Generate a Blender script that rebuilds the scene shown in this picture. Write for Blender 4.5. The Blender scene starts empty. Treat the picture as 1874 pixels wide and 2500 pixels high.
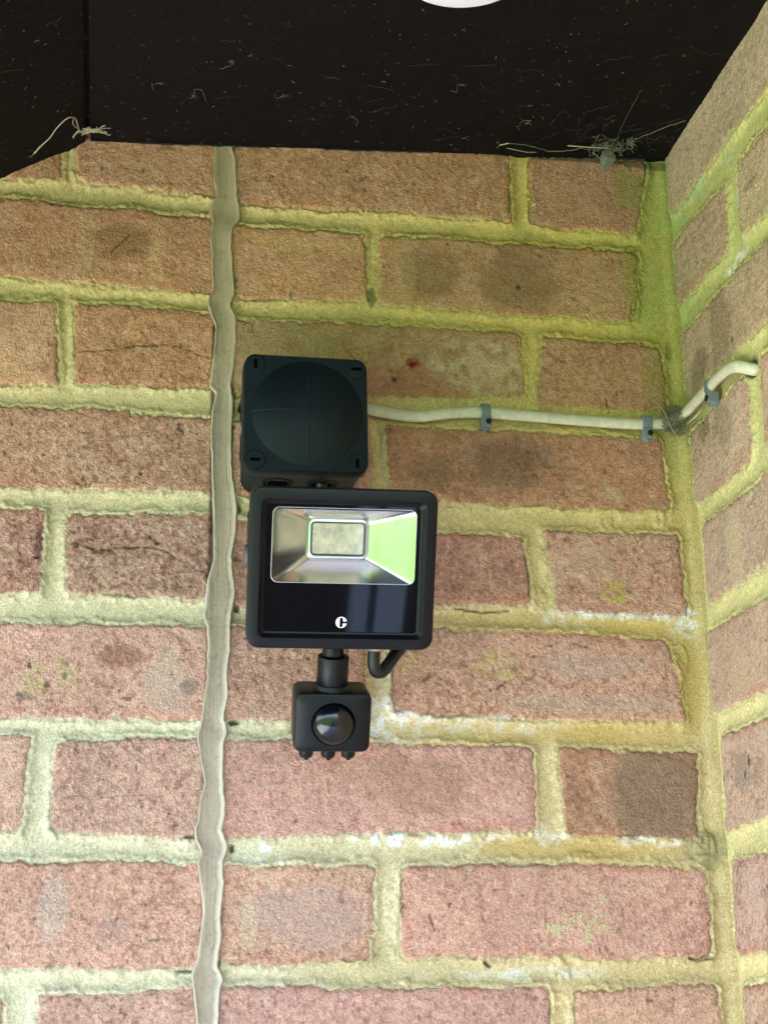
import bpy, bmesh, math, random
import numpy as np
from mathutils import Vector, Matrix
R = math.radians
random.seed(7)
sc = bpy.context.scene
COL = sc.collection
MM = 0.001

# ------------------------------------------------------------------ camera
cam_d = bpy.data.cameras.new('camera')
cam = bpy.data.objects.new('camera', cam_d)
COL.objects.link(cam)
sc.camera = cam
M3 = Matrix(((0.9851681, -0.0375956, -0.1674228), (-0.1705802, -0.32038, -0.9318042), (-0.0186072, 0.9465428, -0.3220412)))
cam.matrix_world = Matrix.Translation(Vector((-398.6, -976.9, -637.9)) * MM) @ M3.to_4x4()
cam_d.sensor_fit = 'VERTICAL'
cam_d.sensor_height = 24.0
cam_d.lens = 3767.97 / 2500 * 24.0
cam_d.clip_start = 0.02
cam_d.clip_end = 500

# ------------------------------------------------------------------ sky, sun, exposure
SUN_EL, SUN_AZ = 46.0, -20.0          # the sun stands behind the house: the porch is in open shade
world = bpy.data.worlds.new('World')
sc.world = world
world.use_nodes = True
wn = world.node_tree
bg = wn.nodes['Background']
sky = wn.nodes.new('ShaderNodeTexSky')
sky.sky_type = 'NISHITA'
sky.sun_disc = False
sky.sun_elevation = R(SUN_EL)
sky.sun_rotation = R(SUN_AZ)
sky.air_density = 1.0
sky.dust_density = 3.0
wn.links.new(sky.outputs[0], bg.inputs['Color'])
bg.inputs['Strength'].default_value = 0.15
sl = bpy.data.lights.new('sun', 'SUN')
sl.energy = 4.0
sl.angle = R(0.5)
sl.color = (1.0, 0.97, 0.92)
sun = bpy.data.objects.new('sun', sl)
COL.objects.link(sun)
dv = Vector((math.sin(R(SUN_AZ)) * math.cos(R(SUN_EL)), math.cos(R(SUN_AZ)) * math.cos(R(SUN_EL)), math.sin(R(SUN_EL))))
sun.rotation_euler = dv.to_track_quat('Z', 'Y').to_euler()
vs = sc.view_settings
vs.view_transform = 'Standard'
vs.look = 'None'
vs.gamma = 1.0
vs.exposure = 3.34

# ------------------------------------------------------------------ helpers
def tag(o, label=None, cat=None, group=None, kind=None):
    if label: o['label'] = label
    if cat: o['category'] = cat
    if group: o['group'] = group
    if kind: o['kind'] = kind
    return o

def empty(name, loc, rot=None):
    o = bpy.data.objects.new(name, None)
    COL.objects.link(o)
    o.empty_display_size = 0.01
    o.location = loc
    if rot: o.rotation_euler = rot
    return o

def link(name, bm, mat, parent=None, smooth=None):
    me = bpy.data.meshes.new(name)
    bmesh.ops.recalc_face_normals(bm, faces=bm.faces)
    bm.to_mesh(me); bm.free()
    me.materials.append(mat)
    if smooth is not None:
        me.shade_smooth()
        me.set_sharp_from_angle(angle=R(smooth))
    o = bpy.data.objects.new(name, me)
    COL.objects.link(o)
    if parent: o.parent = parent
    return o

def rring(w, h, r, seg=6):
    """rounded rectangle outline (u, v), counter-clockwise seen from the front"""
    r = min(r, w / 2 - 1e-4, h / 2 - 1e-4)
    pts = []
    for cx, cy, a0 in ((w/2-r, h/2-r, 0), (-w/2+r, h/2-r, 90), (-w/2+r, -h/2+r, 180), (w/2-r, -h/2+r, 270)):
        for i in range(seg + 1):
            a = R(a0 + 90 * i / seg)
            pts.append((cx + r * math.cos(a), cy + r * math.sin(a)))
    return pts

def loft(bm, rings, cap0=True, cap1=True):
    """rings: list of (w, h, r, n[, u, v]); local frame x=u, z=v, front is -y (n mm forward)"""
    prev = None; allv = []
    for rg in rings:
        w, h, r, n = rg[:4]
        u0, v0 = (rg[4], rg[5]) if len(rg) > 4 else (0, 0)
        vv = [bm.verts.new(((u + u0) * MM, -n * MM, (v + v0) * MM)) for u, v in rring(w, h, r)]
        if prev:
            k = len(vv)
            for i in range(k):
                bm.faces.new((prev[i], prev[(i+1) % k], vv[(i+1) % k], vv[i]))
        prev = vv; allv.append(vv)
    if cap0: bm.faces.new(allv[0])
    if cap1: bm.faces.new(allv[-1])

def lathe(bm, prof, mtx, seg=40, cap0=True, cap1=True):
    """prof: (radius, axial) in mm round local z of mtx"""
    rings = []
    for r, a in prof:
        if r < 1e-6:
            rings.append([bm.verts.new(mtx @ Vector((0, 0, a * MM)))])
        else:
            rings.append([bm.verts.new(mtx @ Vector((r * MM * math.cos(2*math.pi*i/seg), r * MM * math.sin(2*math.pi*i/seg), a * MM))) for i in range(seg)])
    for p, q in zip(rings, rings[1:]):
        if len(p) == 1 and len(q) == 1: continue
        for i in range(seg):
            j = (i + 1) % seg
            if len(p) == 1: bm.faces.new((p[0], q[j], q[i]))
            elif len(q) == 1: bm.faces.new((p[i], p[j], q[0]))
            else: bm.faces.new((p[i], p[j], q[j], q[i]))
    if cap0 and len(rings[0]) > 1: bm.faces.new(rings[0])
    if cap1 and len(rings[-1]) > 1: bm.faces.new(rings[-1])

def catmull(pts, sub=6):
    pts = [Vector(p) for p in pts]
    out = []
    P = [pts[0] * 2 - pts[1]] + pts + [pts[-1] * 2 - pts[-2]]
    for i in range(1, len(P) - 2):
        for s in range(sub):
            t = s / sub
            a, b, c, d = P[i-1], P[i], P[i+1], P[i+2]
            out.append(0.5 * ((2*b) + (c-a)*t + (2*a-5*b+4*c-d)*t*t + (3*b-a-3*c+d)*t**3))
    out.append(pts[-1])
    return out

def tube(bm, pts, ra, rb=None, seg=8, up=Vector((0, -1, 0)), taper=None, caps=True):
    """sweep an ellipse (ra across, rb along 'up') over pts given in metres; radii in mm"""
    rb = rb or ra
    rings = []
    n = len(pts)
    for i, p in enumerate(pts):
        t = (pts[min(i+1, n-1)] - pts[max(i-1, 0)])
        if t.length < 1e-9: t = Vector((1, 0, 0))
        t.normalize()
        U = up(i / (n-1)) if callable(up) else up
        s = t.cross(U)
        if s.length < 1e-4: s = t.cross(Vector((0.3, 0.5, 0.8)))
        s.normalize(); b = s.cross(t)
        k = taper(i / (n-1)) if taper else 1
        rings.append([bm.verts.new(p + s * (ra*k*MM*math.cos(2*math.pi*j/seg)) + b * (rb*k*MM*math.sin(2*math.pi*j/seg))) for j in range(seg)])
    for p, q in zip(rings, rings[1:]):
        for j in range(seg):
            bm.faces.new((p[j], p[(j+1) % seg], q[(j+1) % seg], q[j]))
    if caps:
        bm.faces.new(rings[0]); bm.faces.new(rings[-1])

def V(x, y, z): return Vector((x * MM, y * MM, z * MM))

# ------------------------------------------------------------------ materials
def mat(name, col, rough=0.6, metal=0.0, noise=None, bump=None, coat=0.0, spec=0.5, attr=None):
    m = bpy.data.materials.new(name); m.use_nodes = True
    nt = m.node_tree; N = nt.nodes; L = nt.links
    b = N['Principled BSDF']
    b.inputs['Roughness'].default_value = rough
    b.inputs['Metallic'].default_value = metal
    b.inputs['Coat Weight'].default_value = coat
    b.inputs['Coat Roughness'].default_value = 0.03
    b.inputs['Specular IOR Level'].default_value = spec
    tc = N.new('ShaderNodeTexCoord')
    b.inputs['Base Color'].default_value = (*col, 1)
    src = None
    if attr:
        a = N.new('ShaderNodeAttribute'); a.attribute_name = attr; src = a.outputs['Color']
    if noise:
        for sc_, amt in noise:
            n = N.new('ShaderNodeTexNoise'); n.inputs['Scale'].default_value = sc_; n.inputs['Detail'].default_value = 4
            L.new(tc.outputs['Object'], n.inputs['Vector'])
            mr = N.new('ShaderNodeMapRange')
            mr.inputs[1].default_value = 0.3; mr.inputs[2].default_value = 0.7
            mr.inputs[3].default_value = 1 - amt; mr.inputs[4].default_value = 1 + amt
            L.new(n.outputs['Fac'], mr.inputs[0])
            mx = N.new('ShaderNodeMix'); mx.data_type = 'RGBA'; mx.blend_type = 'MULTIPLY'; mx.inputs[0].default_value = 1
            if src: L.new(src, mx.inputs[6])
            else: mx.inputs[6].default_value = (*col, 1)
            L.new(mr.outputs[0], mx.inputs[7])
            src = mx.outputs[2]
    if src: L.new(src, b.inputs['Base Color'])
    if bump:
        prev = None
        for sc_, dist in bump:
            n = N.new('ShaderNodeTexNoise'); n.inputs['Scale'].default_value = sc_; n.inputs['Detail'].default_value = 3
            L.new(tc.outputs['Object'], n.inputs['Vector'])
            bp = N.new('ShaderNodeBump'); bp.inputs['Strength'].default_value = 1.0; bp.inputs['Distance'].default_value = dist * MM
            L.new(n.outputs['Fac'], bp.inputs['Height'])
            if prev: L.new(prev, bp.inputs['Normal'])
            prev = bp.outputs[0]
        L.new(prev, b.inputs['Normal'])
    return m

# ------------------------------------------------------------------ brick walls (height fields of real bricks, in mm)
_rng = np.random.RandomState(11)
_tab = _rng.rand(512, 512).astype(np.float32)
def vnoise(X, Z, s, seed=0):
    x = X / s + seed * 37.17 + 1000; z = Z / s + seed * 91.73 + 1000
    xi = np.floor(x).astype(np.int32); zi = np.floor(z).astype(np.int32)
    fx = (x - xi).astype(np.float32); fz = (z - zi).astype(np.float32)
    fx = fx*fx*(3-2*fx); fz = fz*fz*(3-2*fz)
    a = _tab[xi & 511, zi & 511]; b = _tab[(xi+1) & 511, zi & 511]
    c = _tab[xi & 511, (zi+1) & 511]; d = _tab[(xi+1) & 511, (zi+1) & 511]
    return (a*(1-fx)+b*fx)*(1-fz) + (c*(1-fx)+d*fx)*fz
def fbm(X, Z, s, o=3, seed=0):
    t = 0; amp = 1; tot = 0
    for i in range(o):
        t = t + amp * vnoise(X + i*13.7, Z - i*7.3, s / 2**i, seed + i*5); tot += amp; amp *= 0.55
    return t / tot * 2 - 1            # about -1..1, centred on 0
def sstep(a, b, x):
    t = np.clip((x - a) / (b - a), 0, 1); return t*t*(3-2*t)
def srgb(r, g, b):
    return np.array([((c/255)/12.92 if c/255 <= 0.04045 else (((c/255)+0.055)/1.055)**2.4) for c in (r, g, b)], dtype=np.float32)

def build_field(xs, zs, bricks, tint, stains_and_shade, cracks, seed, corner_at, mort_fn):
    X, Z = np.meshgrid(xs, zs, indexing='ij')
    X = X.astype(np.float32); Z = Z.astype(np.float32)
    # ragged outlines: warp the coordinates the bricks are measured in
    XW = X + fbm(X, Z, 22, 3, seed) * 1.3 + fbm(X, Z, 4.0, 2, seed+3) * 1.2 + fbm(X, Z, 1.9, 1, seed+5) * .6
    ZW = Z + fbm(X, Z, 24, 3, seed+9) * 2.0 + fbm(X, Z, 9, 2, seed+11)*1.1 + fbm(X, Z, 4.5, 2, seed+13) * 1.4 + fbm(X, Z, 1.9, 1, seed+15) * .6
    D = np.full(X.shape, 9.0, np.float32)
    ID = np.zeros(X.shape, np.int32)
    for bi, q in enumerate(bricks):
        px = [p[0] for p in q]; pz = [p[1] for p in q]
        i0, i1 = np.searchsorted(xs, [min(px)-14, max(px)+14]); j0, j1 = np.searchsorted(zs, [min(pz)-14, max(pz)+14])
        if i1 <= i0 or j1 <= j0: continue
        xw = XW[i0:i1, j0:j1]; zw = ZW[i0:i1, j0:j1]
        ds = []
        # orientation
        area = sum(px[k]*pz[(k+1)%4]-px[(k+1)%4]*pz[k] for k in range(4))
        sg = 1 if area > 0 else -1
        for k in range(4):
            ax, az = px[k], pz[k]; bx, bz = px[(k+1)%4], pz[(k+1)%4]
            ln = math.hypot(bx-ax, bz-az)
            ds.append(sg * ((xw-ax)*(bz-az) - (zw-az)*(bx-ax)) / ln)
        # rounded corners: smooth maximum of the four half planes
        e1 = np.maximum(ds[0], ds[2]); e2 = np.maximum(ds[1], ds[3])
        rr = 2.0 + 6.0*((bi*0.618) % 1)**2
        d = np.minimum(np.maximum(e1, e2) , 99)
        cc = np.sqrt(np.maximum(e1+rr, 0)**2 + np.maximum(e2+rr, 0)**2) - rr
        d = np.where((e1 > -rr) & (e2 > -rr), cc, d)
        cur = D[i0:i1, j0:j1]
        m = d < cur
        cur[m] = d[m]; ID[i0:i1, j0:j1][m] = bi + 1
    D = D + fbm(X, Z, 3.0, 2, seed+201) * 0.9
    rb = np.random.RandomState(seed + 50)
    nb = len(bricks) + 1
    off = rb.uniform(-0.5, 0.5, nb).astype(np.float32)
    tx = rb.uniform(-0.006, 0.006, nb).astype(np.float32); tz = rb.uniform(-0.010, 0.010, nb).astype(np.float32)
    cx = np.array([0] + [sum(p[0] for p in q)/4 for q in bricks], np.float32); cz = np.array([0] + [sum(p[1] for p in q)/4 for q in bricks], np.float32)
    rough = np.array([1] + [t.get('rough', 1.0) for t in tint], np.float32)[ID]
    fleck = sstep(0.22, 0.42, fbm(X, Z, 2.6, 2, seed+210) + .35*fbm(X, Z, 30, 2, seed+211)) * sstep(-4.5, -0.8, D) * sstep(-.1, .5, fbm(X, Z, 33, 3, seed+231))
    isb = sstep(0.35, -0.35, D) * (1 - fleck)
    grain = fbm(X, Z, 2.0, 2, seed+21); grain2 = fbm(X, Z, 5.5, 3, seed+24); lump = fbm(X, Z, 26, 3, seed+31)
    pits = sstep(0.62, 0.8, fbm(X, Z, 4.2, 2, seed+77))
    hb = off[ID] + (X-cx[ID])*tx[ID] + (Z-cz[ID])*tz[ID] + lump*0.55 - sstep(0.42, 0.8, fbm(X, Z, 15, 3, seed+240))*1.3 + (grain2*0.5 + grain*0.42) * rough - pits*0.8*rough - 1.3*np.exp(np.minimum(D, 0)/1.1)
    # tooled concave joint: smooth in the middle, crumbly along the arrises
    g = np.maximum(D, 0)
    gw = 2.6 + 1.6*fbm(X, Z, 18, 2, seed+220)
    rag = sstep(gw+.5, gw-.5, g)
    hm = -0.9 - 2.9*(1-np.exp(-(np.maximum(g-gw*.75, 0)/2.6)**1.3)) + fbm(X, Z, 2.6, 2, seed+41)*(0.13+1.0*rag) + fbm(X, Z, 9, 2, seed+43)*.22 + fbm(X, Z, 30, 2, seed+44)*0.5 + rag*0.55
    isolate = 1 - .8*fleck
    gap = sstep(0.10, 0.38, fbm(X, Z, 40, 3, seed+60)) * sstep(1.0, 0.25, np.abs(D-0.2)) * 2.1 * isolate
    pres = sstep(-.25, .45, fbm(X, Z, 26, 3, seed+230))
    hm = hm - rag*(1-pres)*1.5
    H = hm*(1-isb) + hb*isb - gap
    crumb = sstep(0.55, 0.70, fbm(X, Z, 7, 2, seed+70)) * rag * (1-isb)
    H += crumb * 1.1
    # ---------------- colour of the things, with some light and shade painted in
    base = np.array([[.5,.4,.3]] + [t['c'] for t in tint], np.float32)[ID]
    cb = base.copy()
    m1 = fbm(X, Z, 38, 3, seed+80)[..., None]; m2 = fbm(X, Z, 9, 3, seed+84)[..., None]; m3 = grain[..., None]; m4 = fbm(X, Z, 2.6, 2, seed+99)[..., None]
    rg = rough[..., None]*(0.78 + 0.3*sstep(-150, -420, Z)[..., None])
    cb *= (1 + 0.20*m1 + 0.10*m2 + 0.24*m3*rg)
    red = srgb(184, 104, 84); pale = srgb(205, 178, 158); sand = srgb(196, 150, 104)
    t = sstep(0.05, 0.6, m2[..., 0])[..., None]*0.2; cb = cb*(1-t) + pale*t
    t = sstep(0.15, 0.6, m4[..., 0])[..., None]*0.42*rg; cb = cb*(1-t) + pale*t
    t = sstep(0.12, 0.55, -m4[..., 0])[..., None]*0.55*rg; cb = cb*(1-t) + cb*np.array([.52,.42,.40],np.float32)*t
    t = (sstep(-7, -0.5, D + 3*m1[...,0]) * sstep(-0.1, 0.6, fbm(X, Z, 45, 2, seed+90)+0.15))[..., None]*0.34; cb = cb*(1-t) + red*t
    cb = cb * (1 - 0.55*(pits*rough)[..., None])
    specks = sstep(0.86, 0.93, vnoise(X, Z, 2.6, seed+95)*0.62+vnoise(X, Z, 23, seed+96)*0.38)[..., None]*0.7
    cb = cb*(1-specks) + srgb(52, 50, 52)*specks
    mx_, wA = mort_fn(X, Z, m1[...,0], m2[...,0])
    cm = mx_ * (1 + 0.08*m2 + 0.18*m3 + 0.08*m1) * (1 - 0.06*rag[..., None]*(1+2*m4))
    # green film creeps on to bricks by joints; upper greenish light partly put in
    t = (sstep(-5.5, 1.0, D + 4*m2[..., 0]) * wA)[..., None] * 0.55; cb = cb*(1-t) + mx_*0.85*t
    cbf = cb
    C = cm*(1-isb[..., None]) + cbf*isb[..., None]
    for (sx, sz, rx, rz, col, st, kind) in stains_and_shade:
        dd = ((X-sx)/rx)**2 + ((Z-sz)/rz)**2
        a = sstep(1.25, 0.35, dd + 0.75*fbm(X, Z, max(rx, rz)*0.5, 4, seed+int(abs(sx)))) * st
        if kind == 'b': a = a*isb
        if kind == 'm': a = a*(1-isb)
        if kind == 'e':                      # white salt bloom: speckled, strongest along the joint
            a = a*sstep(-0.3, 0.35, fbm(X, Z, 5, 3, seed+8)) * (1-isb*0.75)
        if kind == 'p':                      # patch crusts raised off the brick
            a = a*isb*sstep(-0.25, 0.25, fbm(X, Z, 6, 3, seed+18)); H += a*0.5
        if kind == 'h': H -= a*4.0
        C = C*(1-a[..., None]) + col*a[..., None]
    for (pts, wd, dp) in cracks:
        for (ax, az), (bx, bz) in zip(pts, pts[1:]):
            i0, i1 = np.searchsorted(xs, [min(ax, bx)-6, max(ax, bx)+6]); j0, j1 = np.searchsorted(zs, [min(az, bz)-6, max(az, bz)+6])
            x = X[i0:i1, j0:j1] + 0; z = Z[i0:i1, j0:j1] + fbm(X[i0:i1, j0:j1], Z[i0:i1, j0:j1], 7, 3, seed)*1.4
            tt = np.clip(((x-ax)*(bx-ax)+(z-az)*(bz-az))/((bx-ax)**2+(bz-az)**2), 0, 1)
            dd = np.hypot(x-ax-tt*(bx-ax), z-az-tt*(bz-az))
            k = sstep(wd, wd*0.2, dd)
            H[i0:i1, j0:j1] -= k*dp
            C[i0:i1, j0:j1] *= (1-0.6*k)[..., None]
    return X, Z, H, np.clip(C, 0.004, 0.9), isb, D

def field_object(name, X, Z, H, C, isb, place, mats):
    nx, nz = X.shape
    co = place(X.ravel(), Z.ravel(), H.ravel()) * MM
    me = bpy.data.meshes.new(name)
    idx = np.arange(nx*nz, dtype=np.int32).reshape(nx, nz)
    a, b, c, d = idx[:-1, :-1], idx[1:, :-1], idx[1:, 1:], idx[:-1, 1:]
    quads = np.stack([a, b, c, d], -1).reshape(-1, 4)
    me.vertices.add(nx*nz); me.vertices.foreach_set('co', co.astype(np.float32).ravel())
    me.loops.add(quads.size); me.loops.foreach_set('vertex_index', quads.ravel().astype(np.int32))
    me.polygons.add(len(quads)); me.polygons.foreach_set('loop_start', np.arange(0, quads.size, 4, dtype=np.int32))
    me.update(calc_edges=True)
    at = me.color_attributes.new('Col', 'FLOAT_COLOR', 'POINT')
    rgba = np.concatenate([C.reshape(-1, 3), isb.reshape(-1, 1)], 1).astype(np.float32)
    at.data.foreach_set('color', rgba.ravel())
    me.materials.append(mats)
    me.shade_smooth()
    return me

def wall_material():
    m = mat('brick_and_mortar', (.4, .3, .2), rough=0.92, attr='Col', noise=[(800, 0.26), (1900, 0.2)], bump=None, spec=0.25)
    nt = m.node_tree; N = nt.nodes; L = nt.links
    b = N['Principled BSDF']
    tc = N.new('ShaderNodeTexCoord'); at = N.new('ShaderNodeAttribute'); at.attribute_name = 'Col'
    n1 = N.new('ShaderNodeTexNoise'); n1.inputs['Scale'].default_value = 560; n1.inputs['Detail'].default_value = 4; n1.inputs['Roughness'].default_value = 0.65
    L.new(tc.outputs['Object'], n1.inputs['Vector'])
    mr = N.new('ShaderNodeMapRange'); mr.inputs[3].default_value = 0.28; mr.inputs[4].default_value = 1.0   # mortar is finer than brick
    L.new(at.outputs['Alpha'], mr.inputs[0])
    mu = N.new('ShaderNodeMath'); mu.operation = 'MULTIPLY'
    L.new(n1.outputs['Fac'], mu.inputs[0]); L.new(mr.outputs[0], mu.inputs[1])
    bp = N.new('ShaderNodeBump'); bp.inputs['Strength'].default_value = 1.0; bp.inputs['Distance'].default_value = 1.9 * MM
    L.new(mu.outputs[0], bp.inputs['Height']); L.new(bp.outputs[0], b.inputs['Normal'])
    return m
WALL = wall_material()

BR = {
 1:[[(-542.8,0.4),(-452.6,-6.3),(-449.3,-60.8),(-538.0,-64.6)],[(-440.3,-5.1),(-344.3,-7.8),(-343.9,-67.0),(-437.2,-60.9)],[(-325.2,-2.1),(-122.7,-11.5),(-123.6,-68.5),(-322.4,-70.2)],[(-105.9,-12.0),(-13.9,-7.8),(-26.4,-72.2),(-108.2,-70.7)]],
 2:[[(-537.1,-77.3),(-343.0,-84.1),(-343.9,-143.8),(-532.7,-136.7)],[(-326.5,-87.7),(-233.9,-87.7),(-232.1,-141.7),(-320.6,-145.5)],[(-222.8,-88.3),(-26.1,-87.7),(-34.0,-145.3),(-225.1,-144.5)]],
 3:[[(-531.0,-159.7),(-448.2,-156.9),(-444.6,-217.4),(-526.6,-220.3)],[(-435.8,-156.0),(-340.4,-158.6),(-342.0,-214.0),(-431.5,-216.6)],[(-323.0,-161.4),(-121.3,-160.1),(-120.7,-210.2),(-322.6,-219.1)],[(-104.5,-160.9),(-16.0,-165.0),(-14.8,-215.3),(-112.2,-216.5)]],
 4:[[(-525.5,-234.5),(-341.0,-236.2),(-340.7,-290.6),(-521.3,-291.9)],[(-322.1,-236.6),(-231.3,-237.8),(-230.4,-290.3),(-321.8,-292.5)],[(-220.5,-236.2),(-22.4,-236.8),(-17.9,-291.2),(-218.7,-291.2)]],
 5:[[(-520.2,-307.1),(-448.6,-306.7),(-447.4,-363.2),(-516.0,-364.1)],[(-434.5,-309.4),(-338.8,-306.9),(-339.1,-363.8),(-430.5,-363.7)],[(-321.6,-309.5),(-126.8,-314.7),(-123.0,-362.6),(-321.8,-369.5)],[(-111.4,-309.7),(-13.8,-308.4),(-12.5,-367.9),(-104.4,-366.6)]],
 6:[[(-514.6,-383.4),(-341.4,-384.1),(-343.8,-444.2),(-510.1,-444.5)],[(-325.5,-383.0),(-236.1,-386.1),(-238.2,-444.1),(-326.2,-443.4)],[(-218.9,-380.0),(-26.9,-384.1),(-19.2,-441.5),(-220.1,-438.4)]],
 7:[[(-509.3,-456.0),(-449.4,-456.0),(-452.5,-515.5),(-504.9,-515.1)],[(-434.6,-458.7),(-345.9,-455.5),(-347.0,-517.7),(-434.3,-515.7)],[(-328.1,-456.8),(-126.4,-459.6),(-127.3,-514.5),(-326.3,-517.7)],[(-109.7,-459.4),(-14.1,-461.3),(-18.5,-518.7),(-106.7,-515.7)]],
 8:[[(-503.6,-532.6),(-342.9,-534.3),(-344.8,-596.6),(-499.1,-594.0)],[(-326.7,-535.2),(-233.1,-537.0),(-237.5,-592.3),(-326.9,-596.0)],[(-215.6,-534.7),(-14.6,-536.3),(-14.8,-593.8),(-217.8,-591.4)]],
 9:[[(-508.4,-609.8),(-457.6,-610.5),(-456.1,-670.4),(-503.8,-669.2)],[(-436.2,-610.8),(-345.6,-607.8),(-347.2,-673.1),(-435.2,-670.9)],[(-328.4,-608.0),(-123.4,-610.5),(-126.3,-674.7),(-329.7,-669.7)],[(-107.0,-612.4),(-12.5,-609.6),(-12.7,-674.9),(-108.6,-672.4)]],
}
RR = {
 1:[[(-3.2,4.6),(-227.9,-4.5),(-213.5,-62.7),(-2.3,-55.0)]],
 2:[[(-1.2,-78.8),(-100.7,-86.6),(-95.7,-135.2),(-0.9,-130.7)],[(-121.7,-84.2),(-225.9,-88.0),(-215.4,-150.1),(-117.4,-137.5)]],
 3:[[(-1.6,-154.4),(-187.2,-160.6),(-180.6,-212.2),(-1.8,-205.5)]],
 4:[[(-2.7,-232.0),(-105.2,-230.0),(-99.3,-287.4),(-2.9,-287.7)],[(-127.0,-230.0),(-202.8,-235.3),(-202.6,-290.8),(-121.6,-288.2)]],
 5:[[(-6.4,-304.2),(-151.8,-308.2),(-148.8,-363.4),(-6.6,-360.2)]],
 6:[[(-0.9,-378.0),(-126.4,-384.1),(-123.6,-438.9),(-2.3,-435.1)]],
 7:[[(-7.5,-452.4),(-116.0,-455.4),(-112.4,-512.1),(-3.8,-514.0)]],
 8:[[(-5.5,-533.6),(-115.9,-534.9),(-111.7,-591.5),(-3.1,-593.0)]],
 9:[[(-6.3,-611.5),(-115.8,-610.1),(-111.8,-669.7),(-6.6,-672.1)]],
}
def extend(rows, left, bottom):
    """carry the bond on beyond what the table measures"""
    out = []
    rr = random.Random(3)
    for k, bs in rows.items():
        out += bs
        x = min(p[0] for b in bs for p in b)
        zt = sum(b[0][1] for b in bs)/len(bs); zb = sum(b[2][1] for b in bs)/len(bs)
        while x > left:
            x1 = x - 13; x0 = x1 - (95 if k % 2 and rr.random() < .3 else 200)
            out.append([(x0, zt), (x1, zt), (x1, zb), (x0, zb)]); x = x0
    k = 10
    while -75*k > bottom:
        x = -10 if k % 2 else -108
        zt = -75*(k-1)-8.5; zb = -75*k+8
        if not k % 2: out.append([(-97, zt), (-12, zt), (-12, zb), (-97, zb)])
        while x > left:
            out.append([(x-200, zt), (x, zt), (x, zb), (x-200, zb)]); x -= 213
        k += 1
    for zt, zb in ((56, 8.5),):
        x = -14
        while x > left:
            out.append([(x-200, zt), (x, zt), (x, zb), (x-200, zb)]); x -= 213
    return out
# colour of single bricks, by where their middle lies (x, z) in mm; the rest blend downwards, with the light's colour shift put in
def tints(bricks, special, seed, basefn):
    rb = np.random.RandomState(seed); out = []
    for q in bricks:
        cx = sum(p[0] for p in q)/4; cz = sum(p[1] for p in q)/4
        c = basefn(cx, cz) * rb.uniform(0.93, 1.07)
        c = c * np.array([1, rb.uniform(.96, 1.04), rb.uniform(.94, 1.06)], np.float32)
        t = {'c': c, 'rough': rb.uniform(.65, 1.15)}
        for sx, sz, col, rg in special:
            if abs(cx-sx) < 22 and abs(cz-sz) < 22:
                if col is not None: t['c'] = col
                t['rough'] = rg
        out.append(t)
    return out
def lerp(a, b, t): return a*(1-t) + b*t
def base_back(x, z):
    t = min(max((-z-60)/420, 0), 1)
    return lerp(srgb(190, 142, 102), srgb(207, 158, 144), t)  # paler, pinker light low on the wall is partly in this colour
def base_right(x, z):
    t = min(max((-z-60)/500, 0), 1)
    return lerp(srgb(190, 164, 128), srgb(198, 160, 142), t)  # same downward shift of the light put into the brick colour
def mort_back(X, Z, m1, m2):
    t = np.clip((-Z-150)/300, 0, 1)[..., None]
    r = np.clip((X+330)/260, 0, 1)[..., None]          # mortar right of the sealant is yellower
    top = lerp(srgb(188, 166, 110), srgb(190, 168, 92), r)
    bot = lerp(srgb(204, 192, 166), srgb(204, 180, 136), r)
    col = lerp(top, bot, t)  # whiter, cooler light low down is put into the mortar colour
    g = (sstep(-75, -14, X + 16*m1) * sstep(-330, -130, Z + 40*m1))[..., None]
    col = lerp(col, srgb(158, 164, 92), g*np.clip(0.55 + 0.5*m2[..., None] + 0.3*m1[..., None], 0, .9))
    wA = ((0.35 + 0.5*sstep(-90, -10, X)) * sstep(-420, -60, Z) + 0.10) * (0.5 + sstep(-.3, .5, m1))
    return col.astype(np.float32), wA
def mort_right(X, Z, m1, m2):
    t = np.clip((-Z-120)/340, 0, 1)[..., None]
    col = lerp(srgb(182, 176, 108), srgb(204, 190, 140), t)  # yellow-green to whiter light, partly put into this mortar colour
    g = (sstep(-50, -5, X + 10*m1) * sstep(-260, -60, Z))[..., None]
    col = lerp(col, srgb(158, 168, 100), g*0.7)
    wA = (0.3 + 0.3*sstep(-60, -5, X)) * sstep(-400, -60, Z) + 0.08
    return col.astype(np.float32), wA

def axis(segs):
    out = []
    for a, b, st in segs:
        n = max(1, int(round((b-a)/st))); out += list(np.linspace(a, b, n, endpoint=False))
    out.append(segs[-1][1]); return np.array(out)
G = 0.85
zs = axis([(-2100, -780, 22), (-780, -665, 3), (-665, 0, G), (0, 30, 5)])
xs = axis([(-1500, -640, 22), (-640, -525, 3), (-525, 0, G), (0, 9, 1)])
ys = axis([(-1000, -330, 22), (-330, -215, 3), (-215, 0, G), (0, 9, 1)])
dk = srgb(62, 56, 50); salt = srgb(226, 226, 226); cream = srgb(206, 190, 150); green = srgb(120, 145, 50); ochre = srgb(192, 160, 100)
for _bs in BR.values():                       # the bricks run in under the sealant on both sides
    for _b in _bs:
        for _i, (_x, _z) in enumerate(_b):
            if -352 < _x < -335: _b[_i] = (_x + 5, _z)
            elif -334 < _x < -316: _b[_i] = (_x - 5, _z)
BB = extend(BR, -1500, -2100)
RB = extend(RR, -1000, -2100)
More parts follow.
